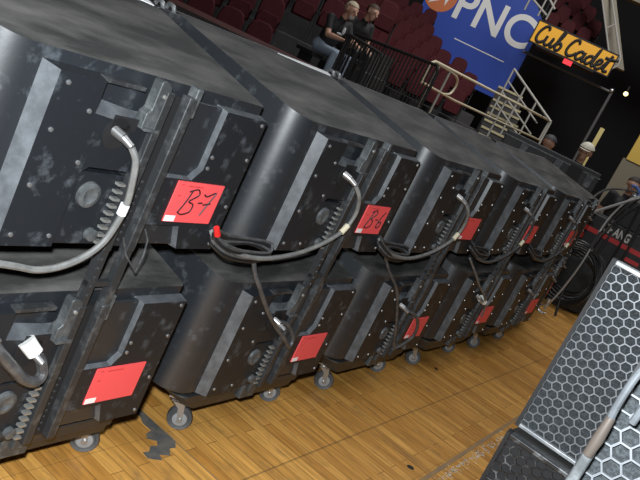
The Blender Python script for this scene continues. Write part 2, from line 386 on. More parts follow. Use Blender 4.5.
sp0 = make_speaker(); dl0 = make_dolly()
LOZ, HIZ = .2855, .917
ORD = ['nearest', 'second', 'third', 'fourth', 'fifth', 'sixth', 'seventh']
link_mesh = None
def make_link():      # the bar that ties the upper cabinet to the lower one
    r = MB()
    for x0, x1 in ((-.474,-.450),(-.390,-.364)): r.box((x0,-.036,LOZ+.450),(x1,-.010,HIZ-.002))
    r.box((-.474,-.032,.80),(-.364,-.014,.815))
    for k in range(5): r.lathe([(.007,0),(.006,-.004)], (-.462,-.036,.775+.028*k), 'Y', 8)
    o = r.build('rigging_link', M['rig']); return o
used = [False]
def speaker(loc, rz, label, group):
    o = sp0 if not used[0] else copy_tree(sp0); used[0] = True
    o.location = loc; o.rotation_euler = (0,0,rz); return tag(o, label, 'speaker', group)
dused = [False]; ln0 = make_link(); lused = [False]
def stack(ox, oy, rz, which, upper=True, texts=None, where=None):
    w_ = where or ('%s stack of the long row' % which)
    d = dl0 if not dused[0] else copy_tree(dl0); dused[0] = True
    d.location = (ox,oy,0); d.rotation_euler = (0,0,rz); tag(d, 'low black wheeled dolly under the %s' % w_, 'dolly', 'speaker dollies')
    a = speaker((ox,oy,LOZ), rz, texts[0] if texts else 'lower black loudspeaker cabinet in the %s' % w_, 'lower speaker cabinets')
    if upper:
        b = speaker((ox,oy,HIZ), rz, texts[1] if texts else 'upper black loudspeaker cabinet in the %s' % w_, 'upper speaker cabinets')
        l = ln0 if not lused[0] else ln0.copy()
        if lused[0]: COL.objects.link(l)
        lused[0] = True
        l.location = (ox,oy,0); l.rotation_euler = (0,0,rz); tag(l, 'black steel rigging link joining cabinets in the %s' % w_, 'rigging link', 'rigging links')
        return a, b
    return a, None
lo1, up1 = stack(0, 0, 0, 'nearest', True, ('lower black loudspeaker with a blank red card, at the bottom left corner of the photo', 'upper black loudspeaker with the red card marked B-7'))
lo2, up2 = stack(1.15, 0, 0, 'second', True, ('lower black loudspeaker directly under the cabinet marked B-6', 'upper black loudspeaker with the red card marked B-6'))
for i in (2,3,4): stack(1.15*i, 0, 0, ORD[i])
stack(5.76, .22, R(8), 'sixth')
stack(6.92, .46, R(10), 'seventh', False)
# the row across the aisle shows its grilles
A_ = stack(.92, -1.046, R(90), '', True, ('lower grille-front loudspeaker of the aisle stack right of the wooden floor', 'upper loudspeaker with bright hexagonal grille at the right edge beside the wooden floor'), 'grille-front stack right of the wooden floor')
stack(-.03, -1.31, R(90), '', True, ('lower grille-front loudspeaker in the stack nearest the camera at bottom right', 'loudspeaker with largest hexagons in its grille, bottom right corner of the photo'), 'grille-front stack nearest the camera at bottom right')
A_[0].scale = (1,1,1.0); A_[0].rotation_euler = (R(-5),0,R(90)); A_[0].location.z = LOZ + .082
for c_ in A_[0].children:  # this cabinet's grille, rims and foam get darker materials
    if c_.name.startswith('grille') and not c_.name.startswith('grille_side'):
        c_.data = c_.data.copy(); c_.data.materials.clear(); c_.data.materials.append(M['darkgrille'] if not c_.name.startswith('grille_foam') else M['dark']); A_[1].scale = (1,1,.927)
hand_text(up1, '7'); hand_text(up2, '6')
# side bar with a bent handle on the nearest grille
h = empty('grille_guard', (-.03-.62-.048, -1.31, HIZ), R(90), 'grey side bar with a bent tube handle on the nearest grille at bottom right', 'handle')
b = MB(); b.box((-.014,0,.0),(.004,.012,.37)); b.build('side_bar', M['bracket'], h, bevel=.004)
b = MB(); b.tube([(-.006,.016,.425),(-.004,.020,.46),(-.006,.020,.51),(-.016,.020,.53),(-.032,.020,.525),(-.036,.020,.49),(-.034,.016,.44)], .006, 10, 0, 6); b.build('bent_handle', M['edge'], h)
b = MB(); b.tube([(-.005,.014,.36),(-.006,.017,.39),(-.006,.017,.43)], [.008,.0095,.007], 12); b.build('handle_end', mat('brown_worn_cap', (.085,.07,.06), .4, .3), h)

# ---------------------------------------------------------------- cables
def cable(name, pts, r, m, label, group=None, k=8, cat='cable', extra=None):
    b = MB(); b.tube(pts, r, 8, 0, k); o = b.build(name, m); return tag(o, label, cat, group)
def off(pts, dx, dy=0): return [(x+dx, y+dy, z) for x, y, z in pts]
cable('speaker_cable', [(-.562,-.075,1.224),(-.545,-.088,1.195),(-.530,-.09,1.142),(-.513,-.085,1.081),(-.512,-.08,1.023),(-.526,-.075,.962),(-.562,-.07,.918),(-.623,-.07,.889),(-.694,-.07,.879),(-.769,-.07,.891),(-.9,-.07,.91),(-1.0,-.06,.915)], .0090, M['greycable'], 'thick grey cable looping down from the socket of the cabinet marked B-7', 'speaker cables')
b = MB(); b.tube([(-.5135,-.082,1.075),(-.512,-.08,1.045)], .0125, 10); tag(b.build('cable_tape', M['white']), 'white tape band round the cable of the cabinet marked B-7', 'tape', 'cable tapes')
C2 = [(-.560,-.075,1.222),(-.535,-.09,1.195),(-.503,-.09,1.160),(-.478,-.085,1.108),(-.497,-.08,1.042),(-.572,-.075,.988),(-.679,-.07,.944),(-.812,-.07,.919),(-.946,-.07,.911),(-1.079,-.06,.926),(-1.178,-.045,.958),(-1.20,-.02,.985)]
whichs = ['cabinet marked B-6','upper cabinet of the third stack','upper cabinet of the fourth stack','upper cabinet of the fifth stack']
for i, wn in enumerate(whichs):
    jz = [0,.004,-.018,-.01][i]; dx = 1.15*(i+1)
    pts = [(x+dx, y-.004*i, z + jz*min(1,max(0,(1.2-z)*4))) for x,y,z in C2]
    cable('speaker_cable', pts, .0082, [M['greycable'],M['greycable'],M['cable'],M['cable']][i], 'grey cable drooping from the socket of the %s' % wn, 'speaker cables')
    b = MB(); b.tube([Vector(pts[4])+Vector((.012,0,.02)), Vector(pts[4])+Vector((-.012,0,-.012))], .0115, 10)
    tag(b.build('cable_tape', M['tape']), 'pale tape band on the cable hanging from the %s' % wn, 'tape', 'cable tapes')
# coils of thin cable hanging between the cabinets
for i in range(1,5):
    dx = 1.15*i; root = empty('cable_coil', (dx-1.06,-.03,.80), 0, 'bundled loops of thin black cable hanging at the left end of the %s stack' % ORD[i], 'cable coil', 'cable coils')
    for j in range(4):
        b = MB(); q = .012*j
        b.tube([(-.15,-.02,.185-q),(-.10,-.03-q*.3,.160-q),(-.02,-.035,.140-q),(.10,-.03,.128-q),(.19,-.02,.125-q*.6),(.20,.0,.150-q),(.10,.015,.155-q*.5),(-.03,.02,.165-q),(-.13,.01,.195-q)], .0052, 7, 0, 6, True)
        b.build('cable_loop', [M['cable'],M['blackcable']][j % 2], root)
    b = MB(); b.tube([(-.165,-.025,.21),(-.145,-.025,.185)], [.009,.011], 12); b.build('red_plug', M['redtip'], root) if i == 1 else None
cable('jumper_cable', off([(-.94,-.04,.90),(-.91,-.06,.84),(-.86,-.07,.79),(-.767,-.07,.711),(-.656,-.07,.629),(-.524,-.075,.545),(-.452,-.07,.500),(-.440,-.06,.536),(-.52,-.055,.60),(-.575,-.05,.615)],1.15), .0085, M['cable'], 'black cable dropping to the lower cabinet under B-6', 'jumper cables')
cable('jumper_cable', off([(-1.06,-.03,.90),(-.98,-.05,.83),(-.86,-.07,.75),(-.762,-.075,.66),(-.63,-.075,.52),(-.53,-.07,.41),(-.46,-.06,.36)],2.3), .007, M['cable'], 'thin black cable hanging down the lower cabinet of the third stack', 'jumper cables')
cable('jumper_cable', off([(-.56,-.07,.60),(-.50,-.09,.585),(-.40,-.09,.53),(-.33,-.08,.44),(-.36,-.06,.37),(-.44,-.05,.34)],2.3), .0085, M['cable'], 'short looped cable beside the red card in the lower third stack', 'jumper cables')
cable('jumper_cable', off([(-1.10,-.03,.89),(-.95,-.06,.80),(-.80,-.07,.721),(-.60,-.07,.64),(-.42,-.06,.55),(-.35,-.05,.46)],3.45), .007, M['greycable'], 'thin grey cable crossing the lower cabinet of the fourth stack', 'jumper cables')
b = MB(); b.tube([(2.92,-.04,.60),(2.97,-.06,.578)], [.024,.020], 12); tag(b.build('cable_plug', M['whiteplug']), 'pale cable plug on the lower cabinet of the fourth stack', 'plug')
cable('jumper_cable', [(-.76,-.06,.70),(-.72,-.07,.655),(-.649,-.075,.59),(-.60,-.075,.55),(-.555,-.07,.535),(-.535,-.06,.552),(-.548,-.055,.585),(-.560,-.05,.60)], .0155, M['cable'], 'thick black cable bent into the lowest left cabinet', 'jumper cables')
b = MB(); b.tube([(-.600,-.028,.640),(-.575,-.05,.612)], [.024,.022], 14); tag(b.build('cable_plug', M['whiteplug']), 'pale plug pushed into the lower left cabinet with the blank card', 'plug')
# steel tie wire below the card of B-7
cable('tie_wire', [(-.43,-.045,.96),(-.40,-.05,.91),(-.338,-.05,.856),(-.332,-.05,.91),(-.335,-.045,.955),(-.352,-.035,.985)], .0028, M['bracket'], 'thin bent steel wire hanging under the card marked B-7', 'wire', None, 6)
# cabinet end clamps along the rear edge of the tops
for i, nm in ((0,'nearest'),(1,'second')):
    dx = 1.15*i
    r = empty('corner_clamp', (dx+.045,.60,HIZ+ztop(.6)-.012), 0, 'small shiny steel clamp at the back corner of the %s cabinet top' % nm, 'clamp', 'corner clamps')
    b = MB(); b.box((-.06,-.03,-.02),(.06,.035,.012)); b.build('clamp_plate', M['rig'], r, bevel=.004)
    for x in (-.03,.025):
        b = MB(); b.tube([(x,-.02,.01),(x-.006,-.015,.028),(x,.015,.03),(x+.004,.025,.01)], .008, 8, 0, 4); b.build('clamp_hook', M['fork'], r)
# cream tape strips left on the rear edges
def strip(name, pts, z, m, label, cat, t=.0015):
    b = MB(); b.prism_z(pts, z, z+t); return tag(b.build(name, m), label, cat)
for dx, lab, L_ in ((0,'torn white tape on the back edge of the nearest cabinet top',(-.22,-.03)),(1.15,'torn white tape along the back edge of the B-6 cabinet top',(-.42,.0))):
    b = MB(); z0 = HIZ + ztop(.60)
    P = [(dx+L_[0],.60),(dx+L_[0]*.6,.585),(dx+L_[1],.575),(dx+L_[1],.612),(dx+L_[0]*.5,.608)]
    b.add([(x,y,HIZ+ztop(y)+.0005) for x,y in P]+[(x,y,HIZ+ztop(y)+.003) for x,y in P], [(0,1,2,3,4),(9,8,7,6,5)]+[(i,(i+1)%5,5+(i+1)%5,5+i) for i in range(5)])
    tag(b.build('tape_strip', M['white']), lab, 'tape')

# ---------------------------------------------------------------- marks on the floor
grey_tape = mat('worn_grey_tape', (.085,.085,.085), .6, 0, (.16,.14,.11), 25, .4, .7)
strip('tape_residue', [(.40,.36),(.425,.36),(.428,.06),(.40,.03),(.37,.035),(.34,.0),(.30,.02),(.285,-.01),(.235,.02),(.24,.055),(.27,.05),(.30,.075),(.33,.065),(.35,.09),(.318,.115),(.335,.14),(.375,.15),(.372,.2),(.392,.24)], .0003, grey_tape, 'ragged patch of worn dark grey tape on the floor left of the first caster', 'tape', .001)
strip('floor_tape', [(1.30,-.60),(3.3,-.565),(3.3,-.585),(1.30,-.625)], .0003, mat('faded_brown_line', (.24,.16,.09), .6, 0, (.32,.19,.07), 14, .4, .65), 'long faded brown line on the floor by the aisle grille', 'floor line', .0008)
dust = MB(); random.seed(3)
for k in range(150):
    x = random.uniform(1.62,2.75); y = -.655 - (x-1.6)*-.012 + random.gauss(0,.016); s = random.uniform(.004,.013); a = random.uniform(0,3)
    q = [(x+s*math.cos(a+j*2.1)*random.uniform(.6,1.3), y+s*math.sin(a+j*2.1)*random.uniform(.5,1)) for j in range(3)]
    dust.prism_z(q, .0002, .0016)
o = dust.build('tape_flakes', mat('pale_flakes', (.52,.48,.40), .7)); tag(o, 'band of pale flaking tape crumbs on the floor beside the aisle grille', 'flakes', None, 'stuff')
for x, y, s in ((3.02,.02,.016),(1.56,-.52,.02)): 
    b = MB(); b.lathe([(s,0.0003),(s*.8,.002)], (x,y,0), 'Z', 12); tag(b.build('floor_plug', M['dark']), 'small dark plug in the floor %s' % ('near the fourth dolly' if x > 2 else 'in front of the aisle grille'), 'plug')

# ---------------------------------------------------------------- hoist case, trunk, chain, slings at the end of the row
case_black = mat('case_black_laminate', (.014,.014,.016), .5, 0, (.04,.04,.042), 6, .5, .75)
red_stripe = mat('red_stripe_paint', (.55,.03,.03), .45)
r = empty('hoist_case', (8.5,.30,0), R(-90), 'black road case with white lettering and red stripe at the end of the row', 'case')
b = MB(); b.box((-.75,0,.10),(.85,.7,1.12)); b.build('case_body', case_black, r, bevel=.01)
b = MB(); b.box((-.66,-.006,.885),(.55,.002,.945)); b.build('red_stripe', red_stripe, r)
b = MB(); b.box((-.56,-.006,.76),(-.44,.002,.83)); b.build('red_patch', red_stripe, r)
b = MB(); b.box((.12,-.006,.765),(.33,.002,.815)); b.build('red_patch', red_stripe, r)
b = MB(); b.box((.18,-.006,.63),(.40,.002,.70)); b.build('white_patch', M['white'], r)
text_mesh('lettering', 'CHANG', .16, mat('white_lettering', (.62,.62,.6), .5), r, (-.27,-.004,.97), (R(90),0,0), .003, .005, 0, .62)
for x in (-.745,.81):
    b = MB(); b.box((x,-.012,.10),(x+.035,.0,1.12)); b.build('corner_trim', M['rig'], r)
for x in (-.65,.7):
    for y in (.08,.6):
        b = MB(); b.lathe([(.03,-.02),(.05,-.018),(.05,.018),(.03,.02)], (x,y,.05), 'X', 16); b.box((x-.03,y-.03,.06),(x+.03,y+.03,.102)); b.build('caster', M['wheel'], r)
r = empty('equipment_trunk', (8.62,.08,1.121), R(-90), 'plain black trunk standing on the lettered road case', 'trunk')
b = MB(); b.box((-.42,0,0),(.6,.5,.36)); b.build('trunk_body', case_black, r, bevel=.012)
b = MB(); b.box((-.425,-.006,.25),(.605,.505,.262)); b.build('lid_seam', M['dark'], r)
b = MB(); b.box((-.02,-.012,.23),(.04,.0,.29)); b.build('latch', M['rig'], r)
b = MB(); b.box((.10,-.005,.15),(.15,.0,.17)); b.build('red_tag', red_stripe, r)
# shackles, hook and chain heap on the trunk
steel = mat('bright_galvanised', (.55,.56,.57), .3, .85)
for k, (x, y, z, rr, rx, rz_) in enumerate(((8.72,.36,1.60,.055,20,10),(8.70,.27,1.57,.07,70,50),(8.75,.18,1.54,.05,40,80),(8.68,.42,1.53,.06,85,20),(8.66,.20,1.66,.045,10,0))):
    b = MB(); pts = [(rr*math.cos(a), 0, rr*1.25*math.sin(a)) for a in [R(-150+30*j) for j in range(11)]]
    b.tube(pts, rr*.24, 10, 0, 3); s_ = empty('shackle', (x,y,z), R(rz_), '%s steel shackle in the heap on the black trunk' % ['upright','widest','small tilted','flat','topmost'][k], 'shackle', 'shackles on the trunk'); s_.rotation_euler = (R(rx),0,R(rz_))
    b.build('bow', steel, s_); b = MB(); b.cyl((-rr*.9,0,-rr*.55),(rr*.9,0,-rr*.55),rr*.2,10); b.lathe([(rr*.3,-rr*1.15),(rr*.3,-rr*.85)], (0,0,-rr*.55), 'X', 8); b.build('pin', steel, s_)
b = MB()
for j in range(26):
    t = j/25; c = Vector((8.70+.07*math.sin(9*t), -.30+.40*t, 1.485+.012 + .03*math.sin(t*math.pi)+.01*(j%2)))
    ax = Vector((.3*math.cos(7*t), 1, .1)).normalized(); sd = Vector((0,0,1)) if j % 2 else ax.cross(Vector((0,0,1))).normalized()
    b.tube([c + ax*.022*math.cos(a) + sd*.012*math.sin(a) for a in [k*math.pi/5 for k in range(10)]], .0045, 6, 0, 0, True)
tag(b.build('steel_chain', steel), 'loose steel chain lying across the black trunk', 'chain')
r = empty('blue_clamp', (8.70,.46,1.49), 0, 'clamp with a blue handle on the black trunk', 'clamp')
b = MB(); b.box((-.05,-.05,-.005),(.05,.05,.06)); b.build('clamp_body', M['rig'], r, bevel=.006)
b = MB(); b.tube([(0,-.02,.05),(0,.0,.12),(0,.06,.15),(0,.10,.13)], .02, 10, 0, 4); b.build('clamp_handle', mat('blue_grip', (.05,.12,.35), .4), r)
def sling(name, pts, rad, m, label, group, hook=True):
    r = empty(name, pts[-1], 0, label, 'sling', group); e = Vector(pts[-1])
    b = MB(); b.tube([Vector(p)-e for p in pts], rad, 8, 0, 8); b.build('wire_rope', m, r)
    if hook:
        b = MB(); b.tube([(0,0,.10),(.0,.012,.05),(.0,.05,.025),(.0,.055,-.03),(.0,.0,-.045),(.0,-.035,-.02)], [.016,.016,.014,.016,.016,.008], 10, 0, 5)
        b.lathe([(.03,.09),(.03,.13)], (0,0,0), 'Z', 12); b.build('hook', steel, r)
    return r
rope = mat('galvanised_rope', (.42,.42,.41), .4, .5)
sling('wire_sling', [(8.60,.40,1.55),(8.1,.40,1.46),(7.45,.36,1.24),(7.0,.30,1.04),(6.85,.265,.86),(6.76,.255,.62),(6.70,.28,.33),(6.65,.33,.05)], .011, rope, 'pale steel wire sling whose hook touches the wooden floor', 'wire slings')
sling('wire_sling', [(8.58,.36,1.56),(8.0,.36,1.47),(7.2,.37,1.33),(6.5,.36,1.22),(6.1,.30,1.17)], .016, rope, 'thick pale wire sling stretched from the trunk to the sixth stack', 'wire slings', False)
sling('wire_sling', [(8.62,.44,1.58),(8.0,.46,1.56),(7.0,.47,1.47),(6.3,.42,1.28),(6.0,.34,1.15)], .012, M['cable'], 'dark wire sling arching above the pale one towards the sixth stack', 'wire slings', False)
for k, pts in enumerate(([(8.58,.33,1.56),(8.44,.30,1.40),(8.38,.27,1.05),(8.36,.26,.7),(8.38,.27,.02)],[(8.58,.24,1.54),(8.44,.19,1.3),(8.40,.16,.95),(8.38,.15,.62),(8.40,.16,.02)],[(8.58,.44,1.52),(8.42,.42,1.30),(8.34,.41,1.05),(8.32,.43,.8),(8.34,.44,.02)])):
    cable('power_cable', pts, .016, M['blackcable'], 'black cable hanging in front of the lettered case, %s of three' % ['left','right','nearest'][k] if False else ['middle','rightmost','leftmost'][k] + ' black cable hanging in front of the lettered road case', 'hanging power cables')
for k, pts in enumerate(([(8.56,.36,1.55),(7.9,.36,1.34),(7.2,.32,1.10),(6.6,.22,.92),(6.2,.12,.90)],[(8.56,.30,1.53),(7.9,.33,1.28),(7.35,.33,.98),(7.0,.30,.62),(6.9,.30,.30),(6.8,.22,.02)])):
    cable('drooping_cable', pts, .014, M['blackcable'], ['upper black cable drooping from the trunk towards the sixth stack','lower black cable drooping from the trunk to the floor by the hook'][k], 'drooping cables')
# black chain bag with loops of cable in front of the case
r = empty('chain_bag', (7.75,.42,0), R(-90), 'round black chain bag with cable loops in front of the red-striped case', 'bag')
b = MB(); b.lathe([(.20,.0),(.28,.04),(.30,.2),(.31,.40),(.28,.58),(.22,.70),(.15,.74),(.05,.75)], (0,0,0), 'Z', 28); b.build('bag_body', mat('black_canvas', (.012,.012,.013), .8, 0, (.03,.03,.03), 8, .4, .7, .4), r)
for k in range(7):
    b = MB(); a0 = .23 + .012*k
    b.tube([(a0*1.15*math.cos(a), -.36-.02*k+.05*math.sin(3*a+k), .44 + (a0+.02*k)*math.sin(a)*.95) for a in [j*math.pi/9 for j in range(18)]], .013, 7, 0, 3, True); b.build('cable_loop', M['blackcable'], r)
b = MB()
for k in range(6): b.box((-.16+.0*k,-.352,.80-.055*k),(-.13,-.335,.83-.055*k))
b.build('pale_marks', M['tape'], r)

# long black loudspeaker lying behind the row on a trunk
r = empty('long_flight_case', aisle(16.0, 10.0, 1.32), facing(20), 'long low black case behind the row in front of the person in the white cap', 'case')
b = MB(); b.box((-.62,0,.0),(.62,.5,.27)); b.build('case_body', mat('flight_case_grey', (.010,.011,.013), .55, 0, (.022,.023,.026), 5, .5, .75), r, bevel=.012)
for x in (-.40,.05,.46):
    b = MB(); b.box((x,-.02,.05),(x+.10,.0,.20)); q = b.build('recessed_handle', M['rig'], r, bevel=.006)
b = MB(); b.box((-.63,-.008,.205),(.63,.508,.22)); b.build('lid_edge', M['bracket'], r)
b = MB(); b.box((.24,-.012,.03),(.40,.0,.23)); b.build('side_panel', M['dark'], r)
r = empty('road_case', aisle(17.2, 10.02), facing(20), 'tall black road case carrying the long low case behind the row', 'case')
b = MB(); b.box((-.40,.0,.10),(.40,.5,1.32)); b.build('case_body', case_black, r, bevel=.01)
for x in (-.3,.3):
    for y in (.08,.42):
        b = MB(); b.lathe([(.03,-.02),(.05,-.018),(.05,.018),(.03,.02)], (x,y,.05), 'X', 16); b.box((x-.03,y-.03,.06),(x+.03,y+.03,.102)); b.build('caster', M['wheel'], r)

# ---------------------------------------------------------------- seating
maroon = mat('maroon_seat', (.046,.006,.0085), .7, 0, (.060,.009,.012), 6, .4, .7, spec=.15)
seat_black = mat('black_seat_frame', (.010,.010,.011), .6)
concrete = mat('dark_concrete', (.035,.033,.033), .85, 0, (.055,.05,.05), 4, .4, .7)
def make_seat():
    r = empty('arena_seat')
    P = [(-.195,.36),(.195,.36),(.205,.62),(.197,.76),(.165,.85),(.09,.895),(-.09,.895),(-.165,.85),(-.197,.76),(-.205,.62)]
    b = MB(); b.loft([(x,.10+.16*(z-.36),z) for x,z in P], [(x*.94,.045+.16*(z-.36),z-.01) for x,z in P]); b.build('backrest', maroon, r, bevel=.012)
    b = MB(); P = [(-.18,.38),(.18,.38),(.19,.52),(.15,.62),(-.15,.62),(-.19,.52)]
    b.loft([(x,.02+.10*(z-.4),z) for x,z in P], [(x*.94,-.05+.06*(z-.4),z) for x,z in P]); b.build('folded_seat', maroon, r, bevel=.01)
    for x in (-.212,.212):
        b = MB(); b.box((x-.010,-.03,0),(x+.010,.06,.56)); b.box((x-.012,-.12,.54),(x+.012,.10,.57)); b.build('arm', seat_black, r)
    return r
seat0 = make_seat(); sused = [False]
def seat(loc, rz, label, group):
    o = seat0 if not sused[0] else copy_tree(seat0); sused[0] = True
    o.location = loc; o.rotation_euler = (0,0,rz); return tag(o, label, 'seat', group)
def riser(org, rz, x0, x1, y0, y1, z, name='floor_riser'):
    b = MB(); q = .28 if z > 3.5 else 0; b.box((x0+q,y0,0 if z < 3.5 else z-.16),(x1,y1,z)); o = b.build(name, concrete, None, (org.x,org.y,0)); o.rotation_euler = (0,0,rz); return structure(o)
RN = ['first','second','third','fourth','fifth','sixth','seventh','eighth']
def block(az, d, z0, rise, tread, rows, pitch, faz, where, grp):
    org = aisle(az, d); rz = facing(faz); mtx = Matrix.Translation(org) @ Matrix.Rotation(rz, 4, 'Z')
    for k, (x0, x1, skip) in enumerate(rows):
        z = z0 + rise*k; riser(org, rz, x0-.35, x1+.35, k*tread-.40, k*tread+tread-.405, z)
        n = int((x1-x0)/pitch); sh = (k % 2)*pitch*.5
        for j in range(n+1):
            x = x0 + sh + j*pitch
            if x > x1 + .01 or (skip and skip[0] < x < skip[1]): continue
            p = mtx @ Vector((x, k*tread, z)); seat(p, rz, 'maroon folding seat in the %s row of the %s' % (RN[k], where), '%s, %s row' % (grp, RN[k]))
block(40, 12.1, .52, .42, .85, [(-2.0,.80,None),(-2.2,1.9,(.60,2.2)),(-2.4,2.3,None),(-2.6,2.4,None)], .47, 39, 'near block at upper left', 'near block seats')
block(27.5, 18.0, .92, .255, .86, [(-1.6,1.5,None),(-2.2,1.6,None),(-2.3,1.5,None),(-2.4,1.15,None),(-2.5,.6,None),(-2.6,.3,None),(-2.6,.1,None),(-2.7,-.1,None)], .46, 28, 'far block left of blue banner', 'far block seats')
block(19.3, 23.5, 4.0, .42, .85, [(-.45,.85,None),(-.5,.75,None),(-.55,.6,None),(-.6,.45,None)], .48, 20, 'upper block above yellow sign', 'upper block seats')
# maroon ledge in front of the near block
b = MB(); b.box((-3.2,-.1,0),(1.6,.02,1.15)); b.box((-3.2,-.14,1.15),(1.6,.06,1.20),1)
o = b.build('wall_ledge', [seat_black, mat('maroon_ledge', (.10,.03,.03), .5)], None, aisle(39.5, 11.0)); o.rotation_euler = (0,0,facing(36)); structure(o)

# ---------------------------------------------------------------- railings
rail_cream = mat('cream_tube', (.50,.45,.33), .4); rail_grey = mat('grey_tube', (.32,.31,.28), .45); rail_black = mat('black_tube', (.012,.012,.013), .45)
def P(az, d, tan): return aisle(az, d, CAM.z + d*tan)
# black crowd barriers
def barrier(a, b_, h, label, posts, round_=False):
    a = Vector(a); c = Vector(b_); base = Vector((a.x,a.y,a.z-h)); r = empty('crowd_barrier', base, 0, label, 'barrier', 'black crowd barriers')
    d = c - a; dn = Vector((0,0,-h))
    b = MB(); f = [Vector((0,0,0)), Vector((0,0,h-.08)), d*.03 + Vector((0,0,h)), d*.97 + Vector((0,0,h)), d + Vector((0,0,h-.08)), Vector((d.x,d.y,d.z))]
    b.tube(f, .022, 10); b.tube([Vector((0,0,.15)), d + Vector((0,0,.15))], .018, 8); b.build('frame', rail_black, r)
    b = MB()
    for k in range(1, posts): q = d*(k/posts); b.tube([q + Vector((0,0,.15)), q + Vector((0,0,h))], .011, 6)
    b.build('bars', rail_black, r)
    for t in (.12,.88):
        b = MB(); q = d*t; s = d.normalized().cross(Vector((0,0,1)))*.25; b.tube([q + s + Vector((0,0,.012)), q + Vector((0,0,.14)), q - s + Vector((0,0,.012))], .014, 8); b.build('foot', rail_black, r)
    return r
barrier(P(32.4,11.5,.0135), P(25.8,10.6,.0230), 1.05, 'black barrier with upright bars stretching right from the two seated people', 26)
barrier(P(32.6,11.1,.0105), P(29.9,10.9,.0060), .95, 'shorter black barrier with a rounded corner below the seated people', 9)
o = MB(); o.box((-1.6,-.3,0),(2.2,1.9,.82)); ob = o.build('floor_platform', concrete, None, aisle(29.5, 10.6)); ob.rotation_euler = (0,0,facing(33)); structure(ob)

# cream handrail with a looped end
zr = 2.03; A = P(26.55,13.6,.0265); B_ = P(17.25,19.4,.0222)
r = empty('handrail', (A.x,A.y,zr-1.15), 0, 'long cream handrail with a looped left end in front of the stairs', 'railing')
a = Vector((0,0,1.15)); d = B_ - A; d.z = B_.z - zr
def at(t, dz=0): return a + d*t + Vector((0,0,dz))
b = MB(); b.tube([at(.0,-.42), at(.0,-.06), at(.02,0), at(.98,0), at(1,-.04), at(1,-.50)], .026, 10); b.build('top_rail', rail_cream, r)
b = MB(); b.tube([at(.0,-.40),at(.22,-.46), at(1,-.50)], .022, 10); b.build('middle_rail', rail_cream, r)
b = MB(); b.tube([at(.03,-.02),at(.11,-.03),at(.17,-.07),at(.19,-.2),at(.18,-.38),at(.14,-.44)], .022, 10, 0, 5); b.build('end_loop', rail_cream, r)
for t, lo in ((.05,-1.15),(.12,-1.15),(.55,-1.1),(.985,-.5)):
    b = MB(); b.tube([at(t,lo), at(t,-.01)], .022, 10); b.build('post', rail_grey, r)
o = MB(); o.box((-3.2,0,0),(3.6,3.0,zr-1.15)); ob = o.build('floor_landing', concrete, None, aisle(21.5, 15.4)); ob.rotation_euler = (0,0,facing(22)-R(38)); structure(ob)
# stairs
r = empty('stair_flight', aisle(19.6, 18.2, 0), facing(20), 'cream-edged stair flight rising behind the handrail', 'stairs')
for k in range(9):
    z = 1.0+.17*k; y = .28*k; x0 = -.52 - .02*k
    b = MB(); b.box((x0,y,0),(.42-.055*k,y+.28,z-.05)); b.build('step', concrete, r)
    b = MB(); b.box((x0,y-.02,z-.05),(.42-.055*k,y+.05,z)); b.build('step_nosing', mat('cream_nosing', (.42,.37,.22), .6) if k == 0 else bpy.data.materials['cream_nosing'], r)
r = empty('stair_railing', P(21.15,19.2,-.04), 0, 'sloping grey stair railing beneath the right edge of the blue banner', 'railing')
T0 = P(21.15,19.2,.0586); T1 = P(17.2,18.6,.0215); o_ = r.location.copy()
b = MB(); b.tube([T0-o_, T1-o_], .028, 10); b.build('top_rail', rail_grey, r)
for dz in (-.30,-.58,-.86):
    b = MB(); b.tube([T0-o_+Vector((0,0,dz)), T0.lerp(T1,.80)-o_+Vector((0,0,dz))], .02, 8); b.build('lower_rail', rail_grey, r)
for t in (.0,.33,.62,1.0):
    q = T0.lerp(T1,t)-o_; b = MB(); b.tube([q, q+Vector((0,0,-1.25 if t < .9 else -.75))], .022, 8); b.build('post', rail_grey, r)

# ---------------------------------------------------------------- banner, sign, opening
blue = mat('banner_blue', (.008,.055,.40), .6); bw = mat('banner_white', (.80,.81,.80), .5); orange = mat('banner_orange', (.60,.16,.04), .5)
az_b, d_b = 24.6, 21.6
r = empty('blue_banner', aisle(az_b, d_b*1.16, CAM.z*(1-1.16)), facing(23.6), 'blue hanging banner with large white PNC letters', 'banner')
b = MB(); Pb = [(-1.62,2.05),(1.42,2.05),(1.42,4.26),(.90,4.78),(-1.62,4.78)]; b.prism_y(Pb, 0, .06); b.build('banner_cloth', blue, r); r.scale = (1.16,1.16,1.16)
text_mesh('lettering', 'PNC', 1.17, bw, r, (-.85,-.004,3.46), (R(90),0,0), .004, .022, 0, .93)
b = MB(); b.box((-.46,-.008,2.97),(.98,.0,2.995)); b.build('white_line', bw, r)
b = MB(); b.lathe([(.44,0),(.44,-.012)], (-1.27,0,3.83), 'Y', 32); lg = b.build('round_logo', orange, r)
b = MB(); b.prism_y([(-1.50,3.52),(-1.12,3.78),(-1.30,4.20)], -.02, -.010); b.prism_y([(-1.08,3.60),(-1.0,3.95),(-1.16,3.9)], -.02, -.010); b.build('white_wedge', bw, lg)
# yellow sign
gold = mat('sign_gold', (.72,.36,.015), .5)
r = empty('yellow_sign', aisle(21.1, 20.0, 3.60), facing(16), 'long yellow sign with black script lettering above the dark doorway', 'sign')
b = MB(); b.box((0,0,0),(1.98,.10,.50)); b.build('sign_board', gold, r)
b = MB()
for q in (((-.03,-.01,-.03),(2.01,.11,.0)),((-.03,-.01,.50),(2.01,.11,.53)),((-.03,-.01,0),(0,.11,.5)),((1.98,-.01,0),(2.01,.11,.5))): b.box(*q)
b.build('sign_frame', M['dark'], r)
